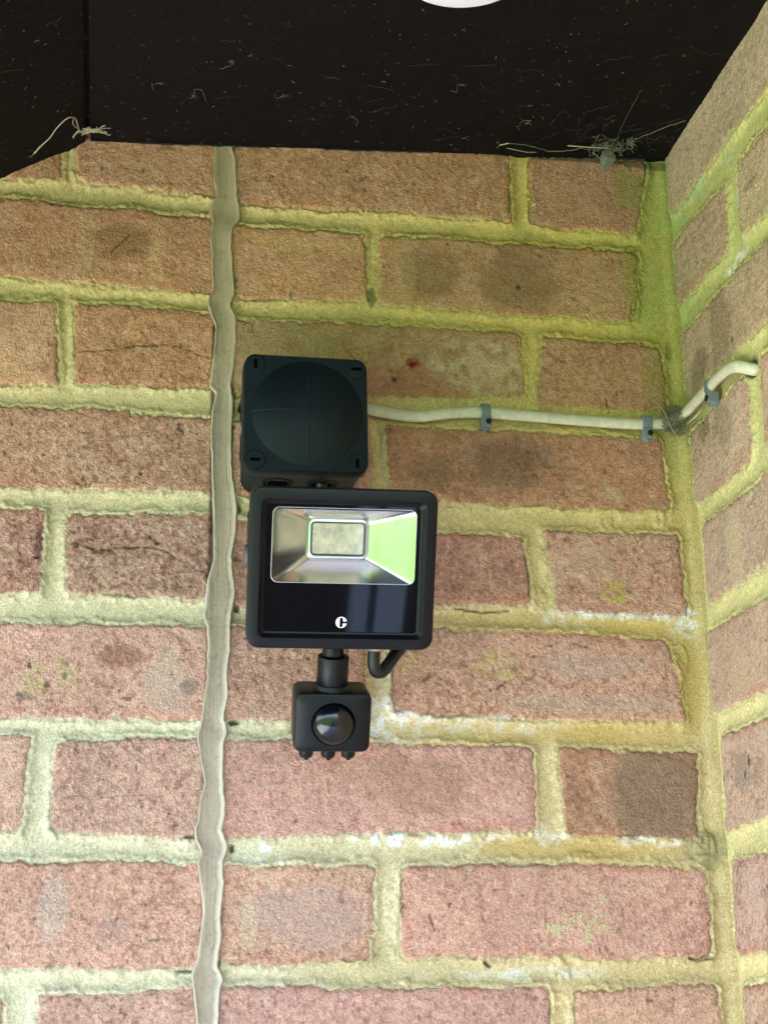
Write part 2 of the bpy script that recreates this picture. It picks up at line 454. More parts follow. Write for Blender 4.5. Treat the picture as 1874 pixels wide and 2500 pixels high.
special = [(-274, -116, srgb(194, 144, 102), .8), (-434, -110, srgb(190, 138, 98), .8), (-124, -118, srgb(186, 140, 98), .8), (-388, -186, srgb(188, 136, 98), .95),
           (-222, -188, srgb(178, 140, 102), .8), (-62, -190, srgb(180, 134, 98), .9), (-120, -264, srgb(180, 130, 100), .8), (-430, -263, srgb(184, 138, 112), 1.2),
           (-386, -336, srgb(176, 134, 116), 1.35), (-482, -336, srgb(178, 130, 114), 1.4), (-63, -489, srgb(184, 136, 112), .8), (-224, -340, srgb(184, 136, 116), .9)]
stains_and_shade = [
    (-120, -118, 34, 26, srgb(120, 96, 64), .5, 'b'), (-186, -116, 24, 22, srgb(120, 98, 62), .5, 'b'), (-121, -124, 2, 2, dk, .9, 'b'),
    (-205, -118, 9, 34, srgb(190, 165, 115), .3, 'b'), (-60, -118, 10, 30, srgb(190, 165, 115), .25, 'b'),
    (-274, -100, 40, 8, srgb(196, 160, 110), .4, 'b'), (-406, -108, 22, 16, srgb(120, 86, 48), .55, 'b'), (-430, -110, 6, 30, srgb(200, 170, 120), .35, 'b'), (-380, -112, 6, 24, srgb(200, 170, 120), .35, 'b'),
    (-290, -176, 50, 16, srgb(150, 130, 84), .5, 'b'), (-150, -190, 42, 24, cream, .5, 'p'), (-205, -205, 36, 14, srgb(166, 92, 78), .35, 'b'),  # first entry: shade above the junction box, painted into the brick colour
    (-214, -202, 2.2, 2.2, dk, .9, 'b'), (-216, -196, 1.6, 1.6, dk, .6, 'b'),
    (-133, -262, 36, 22, srgb(92, 74, 58), .55, 'b'), (-190, -270, 18, 14, srgb(110, 90, 68), .4, 'b'), (-70, -282, 22, 9, cream, .4, 'p'),
    (-436, -421, 22, 16, srgb(190, 175, 120), .5, 'p'), (-452, -412, 1.8, 2.6, dk, .8, 'b'), (-441, -424, 2.2, 1.8, dk, .8, 'b'), (-455, -431, 5, 3, dk, .5, 'b'), (-430, -418, 1.6, 2.4, dk, .7, 'b'), (-438, -434, 3, 1.6, dk, .5, 'b'),
    (-300, -300, 4, 6, dk, .0, 'b'), (-395, -404, 16, 8, srgb(120, 70, 56), .5, 'b'), (-365, -420, 16, 22, srgb(196, 176, 158), .45, 'b'), (-352, -424, 7, 6, srgb(96, 90, 92), .5, 'b'),
    (-430, -560, 10, 26, srgb(206, 190, 180), .4, 'b'), (-395, -575, 12, 10, srgb(150, 132, 130), .3, 'b'),
    (-272, -566, 46, 19, srgb(196, 160, 150), .8, 'b'), (-312, -570, 6, 20, srgb(216, 196, 166), .45, 'b'),
    (-103, -574, 26, 9, srgb(206, 192, 150), .9, 'p'), (-88, -562, 5, 10, srgb(206, 192, 150), .8, 'p'), (-60, -548, 12, 8, srgb(206, 192, 150), .5, 'p'), (-150, -570, 20, 20, srgb(200, 150, 140), .4, 'b'),
    (-40, -489, 38, 40, srgb(128, 110, 94), .62, 'b'), (-200, -485, 40, 22, srgb(160, 120, 100), .4, 'b'),
    (-150, -405, 18, 12, srgb(200, 180, 120), .65, 'p'), (-205, -402, 10, 16, srgb(196, 180, 120), .5, 'p'), (-84, -404, 36, 9, srgb(196, 170, 160), .45, 'b'), (-90, -430, 60, 7, srgb(190, 170, 156), .3, 'b'),
    (-64, -352, 10, 8, srgb(186, 170, 84), .9, 'p'), (-80, -330, 20, 12, srgb(196, 166, 146), .35, 'b'),
    (-96, -372, 24, 9, salt, .95, 'e'), (-50, -368, 34, 4, salt, .95, 'e'), (-14, -372, 12, 12, salt, .9, 'e'),
    (-206, -446, 34, 9, salt, .75, 'e'), (-150, -444, 26, 6, salt, .9, 'e'), (-118, -447, 20, 5, salt, .8, 'e'),
    (-190, -519, 62, 5.5, salt, .8, 'e'), (-118, -517, 12, 8, salt, .95, 'e'), (-52, -521, 30, 4, salt, .8, 'e'), (-304, -528, 18, 6, salt, .8, 'e'),
    (-150, -602, 90, 4, salt, .5, 'e'), (-232, -440, 20, 16, salt, .6, 'e'), (-270, -612, 40, 5, salt, .5, 'e'),
    (-140, -375, 70, 9, ochre, .45, 'm'), (-60, -376, 50, 9, srgb(190, 158, 80), .5, 'm'), (-150, -450, 90, 9, srgb(192, 160, 96), .5, 'm'), (-60, -450, 60, 9, srgb(192, 160, 92), .5, 'm'),
    (-15, -410, 12, 40, srgb(176, 150, 66), .5, 'm'), (-100, -525, 70, 8, srgb(188, 156, 88), .6, 'm'), (-220, -600, 60, 20, srgb(176, 160, 110), .35, 'm'), (-10, -524, 18, 14, srgb(120, 116, 84), .6, 'm'),
    (-229, -138, 4, 8, srgb(70, 84, 62), .7, ''), (-30, -30, 14, 22, green, .4, 'b'), (-34, -110, 8, 40, srgb(150, 150, 66), .45, ''), (-22, -190, 10, 36, srgb(150, 150, 70), .4, ''), (-9, -166, 3, 10, srgb(86, 84, 50), .5, ''),
    (-323, -446, 4, 1.6, dk, .9, 'h'), (-349, -518.5, 5, 1.0, dk, .7, 'h'), (-350, -598, 6, 1.1, dk, .7, 'h'), (-322, -301, 2.5, 3, dk, .8, 'h'), (-323, -525, 1.6, 2.4, dk, .8, 'h'), (-322, -371, 2, 2.4, dk, .8, 'h'), (-320, -228, 2.4, 5, dk, .9, 'h'),
    (-200.5, -189, 5.5, 5.5, srgb(176, 66, 60), .9, 'b'), (-446, -330, 8, 14, srgb(96, 50, 56), .7, 'b'),
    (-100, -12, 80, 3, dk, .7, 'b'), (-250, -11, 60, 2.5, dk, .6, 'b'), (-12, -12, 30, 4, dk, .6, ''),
]
cracks = [([(-432,-193),(-412,-191),(-394,-187),(-375,-184.5),(-356,-187.5),(-343,-194)], .5, .9), ([(-428,-329),(-416,-333.5),(-395,-331.5),(-377,-331),(-368,-333),(-362,-337)], .65, 1.6),
          ([(-60,-208),(-59,-214)], .9, 2),
          ([(-250,-178),(-240,-190)], .7, .9), ([(-199,-566),(-196,-576)], .7, 1.0),
          ([(-126,-326),(-123.5,-340),(-124,-356)], .8, 3), ([(-176,-367),(-160,-368),(-138,-367)], .8, 3),
          ([(-412,-116),(-400,-102)], 1.2, .6), ([(-30,-594.5),(-22,-595),(-14,-594.5)], .8, 4), ([(-164,-594),(-161,-597)], 1.6, 5)]
def algae_corner(H, X, Z, k):
    pass
X, Z, H, C, isb, D = build_field(xs, zs, BB, tints(BB, special, 5, base_back), stains_and_shade, cracks, 1, 0, mort_back)
H -= sstep(-341.5, -338.5, X) * sstep(-328.5, -331.5, X) * 4.0; H += sstep(-9, -1, X) * 1.6                     # mortar fillet in the corner
for lx_, lz_, lr, lrz, lh_ in ((-66, -301, 7, 7, 1.6), (-26, -298, 6, 6, 2.2), (-13, -524, 9, 12, 3.0), (-117, -607, 9, 16, 2.2), (-215, -606, 3, 3, 3.4), (-97, -530, 10, 4, 1.8), (-118, -358, 8, 10, 1.6), (-20, -400, 7, 14, 2.0), (-280, -534, 20, 4, 1.2), (-350, -440, 8, 6, 1.2), (-228, -400, 7, 22, 1.6), (-222, -560, 6, 20, 1.2), (-352, -523, 10, 6, 2.2)):
    dd_ = ((X-lx_)/lr)**2 + ((Z-lz_)/lrz)**2 + .5*fbm(X, Z, 6, 3, 411)
    H += sstep(1.1, .3, dd_) * lh_ * (.45 + .9*vnoise(X, Z, 2.4, 412)) * (1 - .6*isb)
hole = np.hypot(X+200.5, Z+189); H -= sstep(2.3, 1.6, hole)*9; H += sstep(4.4, 3.8, hole)*sstep(2.2, 2.8, hole)*0.9
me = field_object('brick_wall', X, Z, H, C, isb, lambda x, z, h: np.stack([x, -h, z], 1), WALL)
back_wall = bpy.data.objects.new('brick_wall', me); COL.objects.link(back_wall)
tag(back_wall, 'rear red brick wall with yellowish mortar that carries the black lamp and junction box', 'wall')
rst = [(-72, -185, 20, 40, srgb(96, 88, 60), .35, 'b'), (-28, -240, 12, 10, srgb(90, 84, 56), .5, 'b'), (-30, -196, 18, 18, srgb(90, 88, 60), .5, 'b'), (-120, -122, 6, 30, srgb(196, 210, 190), .8, 'e'), (-100, -148, 18, 6, salt, .8, 'e'),
       (-90, -70, 26, 6, srgb(170, 196, 150), .7, 'e'), (-50, -60, 14, 8, srgb(150, 180, 130), .5, 'm'), (-60, -340, 14, 30, srgb(206, 190, 150), .4, 'b'), (-40, -480, 14, 16, srgb(130, 120, 110), .5, 'b'), (-52, -476, 2.5, 4, dk, .8, 'b'), (-44, -484, 2, 3, dk, .8, 'b'),
       (-50, -420, 14, 30, srgb(200, 176, 140), .4, 'b'), (-40, -560, 14, 24, srgb(206, 176, 160), .5, 'b'), (-60, -250, 16, 18, srgb(110, 100, 74), .4, 'b'), (-110, -228, 8, 7, srgb(70, 66, 44), .7, ''),
       (-130, -262, 4, 20, salt, .6, 'e'), (-90, -200, 2, 3, dk, .7, 'b'), (-140, -110, 10, 3, dk, .4, 'b')]
X, Z, H, C, isb, D = build_field(ys, zs, RB, tints(RB, [], 8, base_right), rst, [], 201, 0, mort_right)
H += sstep(-7, -1, X) * 1.4; hole = np.hypot(X+110, Z+230); H -= sstep(6.5, 5.2, hole)*10
me = field_object('brick_wall', X[::-1], Z[::-1], H[::-1], C[::-1], isb[::-1], lambda x, z, h: np.stack([-h, x, z], 1), WALL)
right_wall = bpy.data.objects.new('brick_wall', me); COL.objects.link(right_wall)
tag(right_wall, 'right-hand return brick wall, paler and seen at a steep angle, where the white cable ends', 'wall')

# solid backing of both walls (the unseen leaf behind the face bricks)
BACK = mat('inner_leaf', (.35, .3, .25), .9, noise=[(60, .1)])
def boxmm(bm, x0, x1, y0, y1, z0, z1):
    v = [bm.verts.new(V(x, y, z)) for x in (x0, x1) for y in (y0, y1) for z in (z0, z1)]
    for f in ((0,1,3,2),(4,6,7,5),(0,4,5,1),(2,3,7,6),(0,2,6,4),(1,5,7,3)): bm.faces.new([v[i] for i in f])
bm = bmesh.new(); boxmm(bm, -1500, 12, 14, 110, -2100, 400); link('backing', bm, BACK, back_wall)
bm = bmesh.new(); boxmm(bm, 14, 110, -1000, 110, -2100, 400); link('backing', bm, BACK, right_wall)

# ------------------------------------------------------------------ unseen ground outside, laid out for bounce light and reflections
UNSEEN_LAWN = mat('unseen_lawn_grass', (.032, .108, .006), .9, noise=[(3, .25), (40, .35)], bump=[(60, 20)])
BOUNCE_PAVE = mat('bounce_paving', (.53, .53, .55), .85, noise=[(2, .1), (30, .12)], bump=[(80, 2)])  # pale unseen ground, added to bounce light up at the wall
bm = bmesh.new(); S_ = 120
vv = [bm.verts.new((x, y, -2.104)) for x, y in ((-S_, -S_), (S_, -S_), (S_, S_), (-S_, S_))]; bm.faces.new(vv)
tag(link('unseen_lawn', bm, UNSEEN_LAWN), kind='structure')
bm = bmesh.new()
vv = [bm.verts.new((x, y, -2.1)) for x, y in ((-4.5, -2.0), (3.5, -2.0), (3.5, .5), (-4.5, .5))]; bm.faces.new(vv)
tag(link('bounce_ground', bm, BOUNCE_PAVE), kind='structure')
DRKG = mat('dark_reflected_ground', (.030, .026, .025), .9, noise=[(60, .2), (300, .2)], bump=[(200, 2)])  # unseen dark ground, added so the lamp glass mirrors something dark
bm = bmesh.new(); vv = [bm.verts.new((x, y, -2.1)) for x, y in ((-.9, -7), (3.5, -7), (3.5, -2.005), (-.9, -2.005))]; bm.faces.new(vv)
tag(link('added_dark_ground', bm, DRKG), kind='structure')

# pale blue posts added out of view to make bars in the lamp's glass
RPO = mat('reflection_post_paint', (.42, .52, .70), .45)
for px, wd_, lb in ((-22, 34, 'slim pale blue post added out of view for the lamp glass to mirror'), (44, 62, 'broad pale blue post added out of view, mirrored at the edge of the lamp glass')):
    bm = bmesh.new(); loft(bm, [(wd_, 2200, 3, 0), (wd_, 2200, 3, 90)])
    po = link('reflection_post', bm, RPO); po.location = V(px, -2150, -1000); tag(po, lb, 'post', 'unseen posts added for reflections')

# ------------------------------------------------------------------ dark boarded soffit
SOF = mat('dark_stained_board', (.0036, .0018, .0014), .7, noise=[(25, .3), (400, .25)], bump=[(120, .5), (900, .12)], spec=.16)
BLK = mat('gap_filler', (.008, .007, .006), .9, bump=[(400, .8)])
soffit = empty('soffit', V(0, 0, 0))
tag(soffit, 'dark brown boarded porch soffit above the bricks, dotted with dust and web', 'soffit')
zR = lambda x: -7.0 + 0.0517*x
def slab(name, prof, y0, y1, th, m, parent):
    bm = bmesh.new()
    lo0 = [bm.verts.new(V(x, y0, z)) for x, z in prof]; lo1 = [bm.verts.new(V(x, y1, z)) for x, z in prof]
    hi0 = [bm.verts.new(V(x, y0, z+th)) for x, z in prof]; hi1 = [bm.verts.new(V(x, y1, z+th)) for x, z in prof]
    n = len(prof)
    for i in range(n-1):
        bm.faces.new((lo0[i], lo0[i+1], lo1[i+1], lo1[i])); bm.faces.new((hi0[i], hi1[i], hi1[i+1], hi0[i+1]))
        bm.faces.new((lo0[i], hi0[i], hi0[i+1], lo0[i+1])); bm.faces.new((lo1[i], lo1[i+1], hi1[i+1], hi1[i]))
    bm.faces.new((lo0[0], lo1[0], hi1[0], hi0[0])); bm.faces.new((lo0[-1], hi0[-1], hi1[-1], lo1[-1]))
    return link(name, bm, m, parent)
SOFY = -1500
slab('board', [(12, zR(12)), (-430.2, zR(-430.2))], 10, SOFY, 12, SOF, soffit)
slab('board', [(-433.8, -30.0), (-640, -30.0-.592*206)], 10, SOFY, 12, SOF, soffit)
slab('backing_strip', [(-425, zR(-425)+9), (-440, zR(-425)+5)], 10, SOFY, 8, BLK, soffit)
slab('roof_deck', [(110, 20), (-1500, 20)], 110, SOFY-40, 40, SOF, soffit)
# thin ragged bead of dark filler where the board meets the wall
for a, b in ((-395, -300), (-262, -180), (-60, -14)):
    bm = bmesh.new()
    pts = [V(x, -1.2 - random.random()*.5, zR(x) - .6 - .5*random.random()) for x in np.arange(a, b, 4)]
    ph = random.random()*9
    tube(bm, pts, 1.0, 1.0, 6, taper=lambda t, ph=ph: .45+.55*abs(math.sin(t*23+ph)))
    link('filler_bead', bm, BLK, soffit, 60)

# round white fitting on the soffit
WPL = mat('white_plastic', (.80, .80, .82), .35, noise=[(30, .02)])
fit = empty('ceiling_light', V(-206, -220, zR(-206)))
tag(fit, 'round white light fitting on the dark soffit, cut off by the top of the picture', 'ceiling light')
Mdn = Matrix.Rotation(R(180), 4, 'X')
bm = bmesh.new(); lathe(bm, [(44, 0), (44.6, 2.5), (43.4, 4.4), (39, 5.6), (34, 6.0)], Mdn, 72, True, True); link('bezel', bm, WPL, fit, 35)
DIF = mat('frosted_diffuser', (.78, .78, .76), .5)
bm = bmesh.new(); lathe(bm, [(33.4, 6.0), (33, 7.2), (26, 8.6), (14, 9.4), (0, 9.6)], Mdn, 72, True, True); link('diffuser', bm, DIF, fit, 50)

# ------------------------------------------------------------------ sealant in the movement joint
SL = [(14,-343),(-30.6,-342.7),(-53.4,-342.7),(-67.0,-340.6),(-70.1,-342.9),(-80.0,-345.3),(-87.5,-343.0),(-102.0,-344.0),(-120.9,-342.9),(-139.7,-341.7),(-148.3,-344.5),(-153.8,-344.8),(-162.9,-342.1),(-169.2,-339.1),(-185.7,-340.1),(-203.9,-342.2),(-213.8,-342.9),(-218.9,-337.9),(-228.8,-340.2),(-247.8,-341.5),(-264.6,-340.7),(-289.5,-339.7),(-299.9,-339.0),(-337.1,-337.9),(-356.3,-342.6),(-368.9,-343.1),(-376.6,-344.2),(-382.9,-341.0),(-399.7,-341.1),(-415.6,-341.1),(-431.3,-342.8),(-446.8,-344.4),(-456.1,-346.8),(-466.0,-344.4),(-475.8,-342.7),(-484.9,-341.0),(-496.2,-344.2),(-507.3,-344.7),(-513.3,-346.8),(-520.6,-345.9),(-527.2,-342.1),(-533.0,-344.5),(-546.0,-342.4),(-564.0,-340.9),(-591.3,-343.2),(-600.6,-347.1),(-608.7,-345.6),(-628.6,-343.1),(-700,-343),(-1200,-343),(-2099,-343)]
SR = [(14,-328.4),(-29.4,-328.4),(-35.1,-325.7),(-52.0,-325.5),(-67.6,-324.0),(-75.2,-322.2),(-85.0,-322.5),(-91.1,-327.2),(-105.6,-328.3),(-119.8,-327.2),(-133.9,-326.2),(-141.4,-325.3),(-151.9,-328.9),(-161.8,-324.2),(-175.6,-324.0),(-192.0,-324.3),(-207.5,-326.1),(-214.7,-326.9),(-222.7,-325.1),(-240.2,-325.9),(-255.5,-326.5),(-280.6,-325.4),(-293.7,-322.6),(-299.2,-322.0),(-320.4,-322.6),(-336.6,-325.0),(-360.4,-322.1),(-376.0,-324.7),(-382.5,-325.4),(-401.0,-324.8),(-407.4,-326.6),(-419.2,-326.8),(-429.4,-325.9),(-442.7,-328.8),(-451.2,-326.4),(-458.9,-328.2),(-469.6,-328.8),(-488.6,-328.1),(-496.1,-326.9),(-507.3,-327.1),(-513.9,-329.3),(-523.5,-324.6),(-533.8,-328.2),(-546.0,-327.0),(-564.1,-328.9),(-577.8,-328.0),(-595.5,-330.5),(-602.2,-326.5),(-608.9,-328.9),(-628.8,-329.3),(-700,-329),(-1200,-329),(-2099,-329)]
sz = axis([(-2099, -700, 20), (-700, 10, .8)])
su = np.linspace(0, 1, 34)
lx = np.interp(sz, [p[0] for p in SL][::-1], [p[1] for p in SL][::-1]); rx = np.interp(sz, [p[0] for p in SR][::-1], [p[1] for p in SR][::-1])
k5 = np.ones(5)/5
lx = np.convolve(np.pad(lx, 2, 'edge'), k5, 'valid'); rx = np.convolve(np.pad(rx, 2, 'edge'), k5, 'valid')
U, ZZ = np.meshgrid(su, sz, indexing='ij')
LXn = lx[None, :] + .6*fbm(ZZ*0+3, ZZ, 7, 3, 301) + .35*fbm(ZZ*0+3, ZZ, 2.2, 2, 305); RXn = rx[None, :] + .6*fbm(ZZ*0+9, ZZ, 7, 3, 302) + .35*fbm(ZZ*0+3, ZZ, 2.4, 2, 306)
XX = LXn*(1-U) + RXn*U
# smooth tooled trough, a squeezed-out lip along each side, drag lines along its length
jn = np.zeros_like(ZZ)
for zc in (-77, -152, -227, -299, -373, -450, -525, -602): jn += np.exp(-((ZZ-zc)/9.0)**2)
wid = (XX-LXn); wid2 = (RXn-XX)
lipL = np.exp(-((wid-1.0)/0.8)**2) * (0.5+0.9*vnoise(ZZ*0, ZZ, 14, 311)); lipR = np.exp(-((wid2-1.0-1.6*vnoise(ZZ*0, ZZ, 40, 315))/0.9)**2) * (0.5+1.1*vnoise(ZZ*0, ZZ, 17, 312))
edge = np.minimum(np.minimum(wid, wid2)/0.9, 1)
HH = -3.5*(1-edge)**1.5 + 1.3 - 1.3*np.sin(np.pi*U) + lipL*0.75 + lipR*0.85
lipvar = sstep(.25, .7, vnoise(ZZ*0, ZZ, 34, 351)); HH -= (lipL*(1-lipvar) + lipR*lipvar*.6)*1.0
HH += sstep(4.6, 1.6, wid2)*sstep(-380, -470, ZZ)*(.4+1.0*vnoise(ZZ*0, ZZ, 30, 361))
HH += -0.7*jn*np.sin(np.pi*U) + 0.5*fbm(XX*0.3, ZZ, 22, 2, 320) + 0.14*fbm(XX*3, ZZ*0.12, 3, 2, 321) + 0.12*fbm(XX, ZZ, 3, 2, 322)
kn = np.abs(wid2-3.4-1.2*vnoise(ZZ*0, ZZ, 60, 330)); HH -= 0.4*np.exp(-(kn/0.6)**2)*sstep(.35, .7, vnoise(ZZ*0, ZZ, 80, 331))
tS = np.clip((-ZZ-40)/420, 0, 1)[..., None]
CS = lerp(srgb(160, 142, 106), srgb(170, 152, 136), tS)
CS = CS*(1 + .10*fbm(XX, ZZ, 10, 3, 340)[..., None] + .035*fbm(XX*3, ZZ*.15, 4, 3, 341)[..., None]) * (1 - .30*(sstep(2.2, .2, np.minimum(wid, wid2))*sstep(-.2, .5, fbm(XX*0, ZZ, 16, 3, 345)))[..., None])
sp = sstep(.74, .82, vnoise(XX, ZZ, 1.6, 342))[..., None]*.35; CS = CS*(1-sp) + srgb(110, 100, 76)*sp
lipc = ((lipL+lipR+.9*sstep(4.6, 1.6, wid2)*sstep(-380, -470, ZZ))*sstep(-150, -420, ZZ))[..., None]*.38; CS = CS*(1-np.clip(lipc, 0, .5)) + srgb(214, 206, 190)*np.clip(lipc, 0, .5)
SEAL = mat('sealant', (.4, .35, .28), .5, attr='Col', noise=[(1500, .05)], bump=[(1200, .12)], spec=.4)
me = field_object('sealant_bead', XX, ZZ, HH, CS.astype(np.float32), np.ones_like(HH), lambda x, z, h: np.stack([x, -h, z], 1), SEAL)
so = bpy.data.objects.new('sealant_bead', me); COL.objects.link(so)
tag(so, 'long beige sealant bead running down the vertical joint left of the junction box', 'sealant')

# ------------------------------------------------------------------ junction box
JB = mat('blue_black_plastic', (.0036, .0080, .0105), .46, noise=[(30, .2), (500, .15)], bump=[(1500, .05)], spec=.2)
JBD = mat('deep_black', (.0006, .0006, .0006), .9, spec=.02)
jb = empty('junction_box', V(-282.6, 0, -252.2))
tag(jb, 'square black junction box with domed round lid, fixed on the bricks above the lamp', 'junction box')
bm = bmesh.new(); loft(bm, [(75, 75, 9, -6), (76, 76, 9, 2), (79, 79, 9, 40)], True, True)
for cxs in (-1, 1):          # moulded ribs round the corners of the body
    for czs in (-1, 1):
        for i in range(5):
            a = R(12 + 16.5*i); r0 = 9.2
            ux = cxs*(28.7 + r0*math.cos(a)); uz = czs*(28.7 + r0*math.sin(a))
            p0 = Vector((ux*MM, 0, uz*MM)); p1 = Vector((ux*1.035*MM, -.0395, uz*1.035*MM))
            tube(bm, [p0, p1], .7, .7, 6)
link('body', bm, JB, jb, 30)
bm = bmesh.new()
loft(bm, [(80.5, 80.5, 9.5, 39), (82, 82, 9.5, 41), (82, 82, 9.5, 49), (81.2, 81.2, 9.2, 50.8), (79.4, 79.4, 8.6, 51.8)], True, True)
lid = link('lid', bm, JB, jb, 30)
Mfr = Matrix.Rotation(R(90), 4, 'X')      # local z -> -y (towards the viewer)
bm = bmesh.new()
Rc, hc = 36.8, 7.0; Rs = (Rc*Rc+hc*hc)/(2*hc)
dome = lambda r: 51.7 + math.sqrt(max(Rs*Rs-r*r, 0)) - (Rs-hc)
lathe(bm, [(Rc, 50.9)] + [(Rc*(1-i/14), dome(Rc*(1-i/14))) for i in range(15)], Matrix.Translation(V(1.0, 0, .2)) @ Mfr, 96, False, False)
dm = link('dome', bm, JB, lid, 60)
bm = bmesh.new()
for k in range(4):
    a = R(90*k); pts = [V(1 + math.cos(a)*r, -(dome(abs(r))+.0), .2 + math.sin(a)*r) for r in np.linspace(0, 36.4, 16)]
    tube(bm, pts, .55, .5, 6, up=Vector((0, -1, 0)))
link('seam_ridge', bm, JB, lid, 60)
for k, (u, v, ver) in enumerate(((-33.2, 33.4, 1), (33.4, 33.2, 0), (-33.0, -33.6, 0), (33.4, -33.6, 1))):
    Mk = Matrix.Translation(V(u, 0, v)) @ Mfr
    bm = bmesh.new(); lathe(bm, [(6.5, 51.2), (6.5, 51.95), (6.2, 52.12), (0, 52.12)], Mk, 40, False, False)
    s = link('lid_screw', bm, JB, lid, 25)
    bm = bmesh.new(); w_, h_ = (.9, 2.7) if ver else (2.7, .9)
    loft(bm, [(2.5*w_, 2.3*h_, .2, 51.9, u, v), (2.5*w_, 2.3*h_, .2, 52.2, u, v)])
    lathe(bm, [(6.5, 51.5), (6.5, 51.9), (6.8, 51.9), (6.8, 51.5)], Mk, 40, False, False); link('slot', bm, JBD, s)
    bm = bmesh.new(); dx, dz = ((4.2, 0) if k == 0 else (0, -3.8) if k == 1 else (0, 3.9) if k == 2 else (-3.9, 0))
    lathe(bm, [(.8, 52.1), (.6, 52.4), (0, 52.5)], Matrix.Translation(V(u+dx, 0, v+dz)) @ Mfr, 12, False, False); link('pointer_dot', bm, JB, s, 60)
def text(body, size, m, parent, loc, rot, ext, name):
    cu = bpy.data.curves.new(name, 'FONT'); cu.body = body; cu.size = size; cu.extrude = ext; cu.align_x = 'CENTER'; cu.align_y = 'CENTER'
    to = bpy.data.objects.new(name, cu); COL.objects.link(to)
    bpy.context.view_layer.update()
    me = bpy.data.meshes.new_from_object(to.evaluated_get(bpy.context.evaluated_depsgraph_get()))
    bpy.data.objects.remove(to)
    me.materials.clear(); me.materials.append(m)
    o = bpy.data.objects.new(name, me); COL.objects.link(o); o.parent = parent; o.location = loc; o.rotation_euler = rot
    return o
text('IP 66', 3.4*MM, JB, lid, V(20.5, -51.9, -36.9), (R(90), 0, 0), .25*MM, 'lettering')
# round knock-outs: two underneath, two on the left, two on the right, rings with a dark bore
def knock(mtx):
    bm = bmesh.new(); lathe(bm, [(11.2, -1), (11.2, .5), (10.4, .9), (9.4, .5), (8.9, -.4), (8.2, -.4), (8.0, .3), (7.2, .3), (7.0, -.6)], mtx, 40, False, False)
    o = link('knockout_ring', bm, JB, jb, 40)
    bm = bmesh.new(); lathe(bm, [(9.2, .12), (0, .12)], mtx, 32, False, False); link('bore', bm, JBD, o)
for u in (-15.5, 14):
    knock(Matrix.Translation(V(u, -23, -38.9)) @ Matrix.Rotation(R(180), 4, 'X'))
for z in (15, -14):
    knock(Matrix.Translation(V(-38.9, -22, z)) @ Matrix.Rotation(R(-90), 4, 'Y'))
    if z < 0: knock(Matrix.Translation(V(38.9, -22, z)) @ Matrix.Rotation(R(90), 4, 'Y'))

# ------------------------------------------------------------------ flood light with motion sensor
ANO = mat('black_powder_coat', (.0042, .0036, .0062), .38, noise=[(60, .12)], bump=[(2600, .04)], spec=.25)
PLA = mat('black_sensor_plastic', (.0032, .0038, .0052), .42, noise=[(60, .1)], bump=[(2600, .03)], spec=.28)
GLS = mat('black_printed_glass', (.0022, .0014, .0014), .03, spec=.36)
MIR = mat('bright_reflector', (.93, .85, .77), .17, metal=1.0, bump=[(1400, .02)])
CHR = mat('polished_rim', (.80, .79, .78), .32, metal=1.0)
CHIP = mat('led_phosphor', (.92, .78, .60), .35, noise=[(160, .25), (420, .12)], coat=.4)
WHT = mat('white_print', (.82, .82, .82), .5)
CLR = bpy.data.materials.new('clear_glass'); CLR.use_nodes = True
nt = CLR.node_tree; nt.nodes.clear()
o_ = nt.nodes.new('ShaderNodeOutputMaterial'); mx = nt.nodes.new('ShaderNodeMixShader'); tr = nt.nodes.new('ShaderNodeBsdfTransparent'); gl = nt.nodes.new('ShaderNodeBsdfGlossy'); fr = nt.nodes.new('ShaderNodeFresnel')
gl.inputs['Roughness'].default_value = .02; fr.inputs['IOR'].default_value = 1.5; tr.inputs['Color'].default_value = (.95, .96, .96, 1)
nt.links.new(fr.outputs[0], mx.inputs[0]); nt.links.new(tr.outputs[0], mx.inputs[1]); nt.links.new(gl.outputs[0], mx.inputs[2]); nt.links.new(mx.outputs[0], o_.inputs[0])

fl = empty('flood_light', V(-267.6, -105, -373.9))
fl.rotation_euler = (Matrix.Rotation(R(-1.9), 3, 'Z') @ Matrix.Rotation(R(24.2), 3, 'X')).to_euler()
tag(fl, 'black square flood light tilted down in front of the bricks, small motion sensor below', 'flood light')
W_, H_ = 112.2, 96.3
bm = bmesh.new()
loft(bm, [(84, 70, 8, -34), (92, 78, 8, -33), (100, 86, 8, -22), (W_-1, H_-1, 7.5, -13), (W_, H_, 7.5, -11), (W_, H_, 7.5, -1.4), (W_-.8, H_-.8, 7.2, -.4), (W_-2.6, H_-2.6, 6.6, 0),
          (W_-13.0, H_-13.0, 4.2, .15), (W_-13.8, H_-13.8, 4.0, -.3), (W_-17.6, H_-17.6, 3.2, -2.9), (W_-19.6, H_-19.6, 2.4, -3.3), (W_-19.8, H_-19.8, 2.2, -4.6), (W_-26, H_-26, 2, -4.8), (W_-26, H_-26, 2, -20)], True, True)
for i in range(9):                     # cooling fins on the back
    boxmm(bm, -40+10*i-.9, -40+10*i+.9, 33, 39, -34, 34)
hs = link('housing', bm, ANO, fl, 28)
gw, gh = W_-20.2, H_-20.2
wu, wv, ww, wh = .8, 13.8, 86.5, 45.3
bm = bmesh.new()
ro = rring(gw, gh, 2.2); ri = rring(ww, wh, 4.2)
for n_ in (-3.4, -4.4):
    a = [bm.verts.new(V(u, -n_, v)) for u, v in ro]; b = [bm.verts.new(V(u+wu, -n_, v+wv)) for u, v in ri]
    for i in range(len(a)): j = (i+1) % len(a); bm.faces.new((a[i], a[j], b[j], b[i]))
    if n_ == -3.4: A, B = a, b
